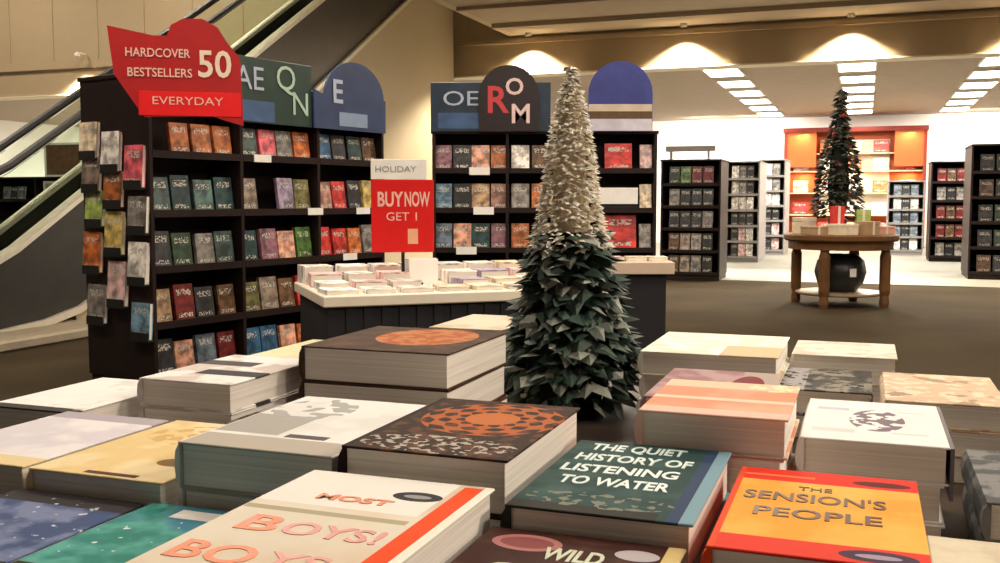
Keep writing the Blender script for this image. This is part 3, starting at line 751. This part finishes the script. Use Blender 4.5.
# white and orange
m2 = art('white_orange_cover', (.74,.68,.58), [('noise',7,.42,.62,(.66,.54,.42)), ('rect',-.1,.055,.06,.16,(.82,.80,.76)), ('rect',-.09,.032,.06,.042,(.42,.38,.26)), ('rect',.066,-.16,.084,.146,(.80,.075,.01)), ('rect',.084,-.16,.1,.16,(.84,.80,.72)), ('ell',.038,.105,.023,.013,(.03,.03,.035)), ('ell',.038,.105,.013,.005,(.3,.3,.32))], nscale=12)
t, cv, k = stack(-.487, .515, .184, .305, 1.043, 3, m2, 'white and cream hardcover with an orange stripe and red lettering', lower='orange-striped white hardcover')
ct(cv,'MOST',-.01,.078,.02,redink,k,.07,.0006); ct(cv,'B',-.05,-.003,.05,redink,k,.034,.0009); ct(cv,'OYS!',.016,-.005,.04,pinkink,k,.085,.0006); ct(cv,'BO',-.045,-.072,.05,redink,k,.068,.0009); ct(cv,'YS',.022,-.068,.036,pinkink,k,.05,.0006)
# teal
m3 = art('teal_cover', (.022,.058,.058), [('noise',26,.46,.7,(.05,.105,.10)), ('rect',.058,-.13,.069,.13,(.03,.055,.12)), ('rect',.069,-.13,.09,.13,(.20,.34,.42)), ('rect',-.09,-.13,.05,-.105,(.03,.03,.028)), ('spot',-.01,-.088,.07,.022,90,.56,(.20,.21,.17))], nscale=40)
t, cv, k = stack(-.287, .800, .163, .25, 1.036, 3, m3, 'teal hardcover with rows of white lettering and a blue edge', lower='teal white-lettered hardcover')
for i, (s, w) in enumerate((('THE QUIET', .10),('HISTORY OF', .118),('LISTENING', .115),('TO WATER', .105))):
    ct(cv, s, -.012+.004*(i%2), .098-i*.043, .037, paleink, k, w, .0009)
# orange
m4 = art('orange_cover', (.80,.36,.05), [('noise',14,.45,.65,(.86,.47,.10)), ('rect',-.09,.082,.09,.13,(.72,.035,.02)), ('rect',-.09,-.13,.09,-.088,(.72,.05,.03)), ('rect',-.09,.098,-.01,.104,(.85,.20,.06)), ('ell',.05,.099,.026,.009,(.12,.015,.012)), ('ell',.045,-.107,.029,.013,(.06,.035,.07)), ('ell',.045,-.107,.017,.005,(.36,.30,.38)), ('rect',-.09,-.13,-.076,.13,(.75,.08,.03))], nscale=20)
t, cv, k = stack(-.110, .772, .164, .25, 1.030, 3, m4, 'bright orange and yellow hardcover with red bands and dark lettering', lower='orange and yellow hardcover')
ct(cv,'THE',-.008,.06,.018,brownink,k,.03); ct(cv,"SENSION'S",-.008,.028,.036,brownink,k,.122,.0004); ct(cv,'PEOPLE',-.004,-.02,.036,brownink,k,.105,.0004)
# dark brown in front
m5 = art('dark_brown_cover', (.045,.014,.010), [('noise',40,.5,.7,(.08,.03,.02)), ('ell',-.042,.095,.030,.019,(.42,.17,.16)), ('ell',-.042,.095,.023,.013,(.24,.07,.07)), ('ell',.05,.095,.018,.012,(.46,.42,.45)), ('rect',.07,-.13,.09,.13,(.62,.48,.22))], nscale=30)
t, cv, k = stack(-.296, .543, .168, .25, 1.018, 3, m5, 'dark brown hardcover with a pink badge next to the teal one', lower='dark brown pink-badged hardcover')
ct(cv,'WILD',.003,.075,.036,greenink,k,.05,.001); ct(cv,'GREEN',.0,.03,.036,greenink,k,.11,.001)
# peach
m6 = art('peach_cover', (.72,.30,.18), [('noise',10,.45,.68,(.78,.44,.30)), ('rect',-.09,.055,.09,.11,(.78,.55,.40)), ('rect',-.09,-.02,.09,-.005,(.80,.58,.46)), ('rect',-.09,-.11,.09,-.07,(.76,.50,.42)), ('spot',.05,.08,.03,.03,60,.5,(.85,.72,.45))], nscale=14)
t, cv, k = stack(-.226, 1.060, .158, .20, 1.072, 4, m6, 'peach and salmon banded hardcover behind the teal and orange ones', lower='peach banded hardcover')
# white with flower
m7 = art('white_flower_cover', (.83,.80,.80), [('spot',.005,.0,.032,.062,55,.47,(.17,.13,.17)), ('rect',-.066,.05,-.028,.066,(.55,.53,.58)), ('rect',-.068,-.078,-.02,-.058,(.62,.62,.63)), ('rect',.02,-.07,.06,-.062,(.66,.62,.62)), ('rect',.03,.055,.06,.06,(.6,.58,.58))], rough=.45, nscale=10)
t, cv, k = stack(-.063, 1.175, .158, .235, 1.030, 3, m7, 'white hardcover with a dark flower in the middle of its cover', lower='white flower hardcover')
MB().box(.0795,-.1175,-.016,.0835,.1175,k-.001).build('dark_fore_edge', mat('dark_grey_edge', (.12,.11,.13), .5, var=.4, scale=30), cv)
# grey black
m8 = art('grey_black_cover', (.06,.055,.05), [('noise',24,.47,.55,(.24,.22,.18)), ('rect',-.09,-.13,-.03,.13,(.34,.32,.33)), ('noise',60,.58,.6,(.02,.02,.02))], nscale=30)
stack(-.135, 1.72, .155, .225, .985, 2, m8, 'grey and black patterned hardcover behind the white flower one', lower='grey black patterned hardcover')
# cream one behind it, its white page edge towards us
m8b = art('ivory_cover', (.74,.68,.60), [('noise',20,.5,.6,(.62,.52,.42))])
stack(-.125, 1.985, .19, .20, 1.005, 2, m8b, 'ivory hardcover lying crosswise at the far edge behind the patterned one', lower='ivory hardcover at the far edge')
# cream far, mauve
m9 = art('pale_yellow_white_cover', (.72,.70,.58), [('noise',26,.48,.55,(.84,.84,.78)), ('rect',.02,-.2,.12,-.02,(.60,.48,.30))])
stack(-.372, 1.755, .24, .28, 1.03, 3, m9, 'pale cream patterned book beside the foot of the frosted tree', lower='pale cream patterned book')
m10 = art('mauve_cover', (.33,.17,.19), [('noise',20,.46,.6,(.45,.30,.30)), ('rect',.03,-.13,.09,.13,(.42,.34,.30)), ('ell',.045,.0,.026,.09,(.20,.025,.035))])
stack(-.300, 1.44, .18, .26, 1.012, 3, m10, 'dusty mauve hardcover with a burgundy shape, behind the peach one', lower='dusty mauve hardcover')
# tan at the side
m11 = art('tan_speckled_cover', (.62,.46,.32), [('noise',35,.5,.56,(.76,.62,.48)), ('noise',22,.6,.64,(.40,.27,.18))])
stack(.035, 1.53, .163, .25, 1.012, 3, m11, 'tan speckled hardcover behind the dark-edged white flower one', lower='tan speckled hardcover')
m12 = art('beige_cover', (.55,.44,.33), [('noise',30,.5,.58,(.66,.52,.38)), ('rect',-.02,-.10,.03,-.07,(.05,.04,.04))])
stack(.225, 1.50, .163, .25, 1.015, 3, m12, 'beige hardcover at the outer edge of the table past the tan one', lower='beige outer-edge hardcover')
m13 = art('slate_cover', (.085,.09,.095), [('noise',26,.47,.56,(.22,.22,.22))])
stack(.128, 1.135, .165, .24, .985, 2, m13, 'slate grey hardcover low beside the orange and white flower stacks', lower='slate grey hardcover')
m13b = art('brown_black_cover', (.05,.036,.03), [('noise',26,.5,.56,(.24,.18,.15))])
stack(.31, 1.20, .165, .24, .975, 2, m13b, 'dark brown speckled hardcover at the table side past the slate one', lower='dark brown speckled hardcover')
m13c = art('ivory_front_cover', (.66,.60,.47), [('noise',16,.5,.6,(.58,.50,.38))])
stack(.068, .84, .165, .235, .962, 2, m13c, 'ivory hardcover low beside the bright orange one', lower='low ivory hardcover')
# big brown and orange
m14 = art('big_brown_cover', (.055,.030,.020), [('noise',18,.45,.7,(.11,.06,.035)), ('ell',.02,.03,.085,.10,(.40,.10,.03)), ('spot',.02,.03,.085,.10,40,.5,(.50,.19,.07))], nscale=20)
stack(-.838, 1.375, .255, .27, 1.068, 3, m14, 'large dark book with an orange patch, in front of the tree side', lower='large dark orange-patched book')
m15 = art('cream_big_cover', (.68,.60,.48), [('noise',14,.5,.62,(.58,.48,.34))])
stack(-.85, 1.90, .24, .25, 1.035, 3, m15, 'cream book at the back edge behind the large dark one', lower='cream back-edge book')
# white grey
m16 = art('white_grey_cover', (.72,.71,.70), [('noise',12,.46,.58,(.80,.79,.78)), ('rect',-.09,-.07,-.01,.02,(.40,.38,.36)), ('spot',-.04,.06,.05,.06,36,.5,(.40,.40,.40)), ('rect',.0,-.075,.05,-.06,(.10,.09,.09)), ('rect',-.09,-.13,.09,-.08,(.46,.42,.37))])
stack(-.668, .850, .185, .26, 1.048, 3, m16, 'pale white and grey hardcover next to the mandala one', lower='pale white and grey hardcover')
# yellow
m17 = art('yellow_cover', (.74,.56,.27), [('noise',14,.48,.6,(.80,.66,.40)), ('ell',.05,-.055,.022,.016,(.20,.11,.03)), ('rect',-.02,-.122,.05,-.112,(.10,.04,.03)), ('spot',0,.06,.07,.05,50,.55,(.62,.42,.16))])
stack(-.858, .838, .178, .255, 1.006, 2, m17, 'yellow hardcover with a small brown mark near its corner', lower='yellow hardcover')
m18 = art('lavender_cover', (.66,.63,.70), [('noise',12,.48,.6,(.78,.75,.78)), ('rect',-.09,-.13,.09,-.09,(.74,.60,.34)), ('rect',-.09,.09,.09,.13,(.42,.38,.44))])
stack(-1.045, .845, .172, .25, 1.004, 2, m18, 'lavender and white hardcover beside the yellow one', lower='lavender hardcover')
m19 = art('plain_white_cover', (.84,.83,.82), [('rect',-.09,-.13,.09,-.10,(.04,.035,.03)), ('noise',14,.6,.66,(.7,.68,.66))])  # dark strip at the near edge is a shadow painted into the cover
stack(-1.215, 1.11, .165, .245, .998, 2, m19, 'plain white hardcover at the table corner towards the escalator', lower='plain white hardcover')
m20 = art('pink_grey_cover', (.62,.55,.52), [('noise',16,.47,.55,(.80,.78,.78)), ('rect',-.03,-.06,.09,-.02,(.05,.045,.05)), ('rect',-.09,.02,.02,.06,(.08,.075,.08))])
stack(-1.030, 1.225, .165, .245, 1.030, 3, m20, 'white and black patterned hardcover on the stack beside the bookcase end', lower='white and black patterned hardcover')
m21 = art('pale_lime_cover', (.70,.66,.42), [('noise',18,.5,.6,(.78,.72,.50))])
stack(-1.045, 1.51, .20, .25, 1.018, 3, m21, 'pale yellow hardcover at the back edge in front of the long bookcase', lower='pale yellow hardcover')
m22 = art('charcoal_cover', (.05,.045,.04), [('noise',24,.5,.58,(.16,.14,.11)), ('rect',-.09,.05,.09,.13,(.32,.29,.33))])
stack(-.845, 1.10, .165, .215, .985, 2, m22, 'charcoal hardcover low between the yellow and the large dark book', lower='low charcoal hardcover')
m22b = art('grey_white_cover', (.52,.50,.47), [('noise',24,.48,.55,(.70,.68,.65)), ('rect',-.09,-.13,.0,-.08,(.12,.11,.10))])
stack(-.66, 1.12, .165, .20, 1.0, 2, m22b, 'mottled grey hardcover between the pale one and the large dark book', lower='mottled grey hardcover')
# teal and blue picture books at the near corner
m23 = art('teal_picture_cover', (.03,.22,.19), [('noise',22,.42,.6,(.10,.38,.34)), ('noise',9,.52,.62,(.06,.22,.33)), ('rect',-.09,-.13,.09,-.055,(.035,.03,.012)), ('noise',70,.68,.7,(.75,.8,.8))], nscale=30)
t, cv, k = stack(-.690, .588, .165, .25, .985, 2, m23, 'teal illustrated hardcover with a white sticker near the table corner', lower='teal illustrated hardcover')
MB().box(-.035,.088,k,.018,.112,k+.0006).build('white_sticker', white, cv)
m24 = art('blue_picture_cover', (.055,.085,.20), [('noise',22,.45,.6,(.18,.22,.38)), ('rect',-.09,.09,.09,.13,(.05,.045,.05)), ('rect',-.09,-.13,.09,-.055,(.03,.035,.012)), ('noise',70,.66,.7,(.6,.65,.75))], nscale=30)
stack(-.868, .585, .168, .25, .983, 2, m24, 'blue illustrated hardcover beside the teal picture book', lower='blue illustrated hardcover')

# ------------------------------------------------------------------ frosted tree
tr = empty('tabletop_christmas_tree', STORE @ T(-.52,1.815,TZ), 'small tabletop tree, frosted white above and dark green below', 'tree')
MB().lathe([(0,0),(.065,0),(.07,.012),(.05,.02),(.022,.03),(.02,.05),(0,.05)], 20).build('stand', blackmetal, tr)
MB().tube([(0,0,.03),(0,0,.35),(0,0,.62)], [.016,.011,.004]).build('trunk', brownwood, tr)
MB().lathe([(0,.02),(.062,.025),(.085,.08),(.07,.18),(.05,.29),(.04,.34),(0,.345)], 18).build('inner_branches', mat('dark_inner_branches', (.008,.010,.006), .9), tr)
MB().lathe([(0,.335),(.038,.34),(.034,.40),(.022,.52),(.004,.625),(0,.626)], 18).build('inner_white_branches', mat('cream_inner_branches', (.72,.62,.46), .9), tr)
foliage([(.03,.112),(.07,.132),(.16,.112),(.28,.084),(.345,.070)], 640, .048, 11, droop=.7, wid=.75).build('green_foliage', leaf_mat('frosted_green_leaves', (.008,.022,.015), (.03,.07,.05), (.42,.44,.39), (.66,.8)), tr)
foliage([(.31,.080),(.345,.067),(.40,.055),(.49,.044),(.58,.026),(.648,.004)], 1700, .016, 12, droop=.5, wid=.8).build('white_foliage', leaf_mat('cream_leaves', (.42,.32,.19), (.86,.79,.64), (.95,.93,.87), (.22,.6)), tr)

# ------------------------------------------------------------------ view
vs = scene.view_settings
vs.view_transform = 'Standard'; vs.look = 'None'; vs.gamma = 1; vs.use_curve_mapping = False; vs.exposure = 0.2
scene.cycles.use_denoising = True
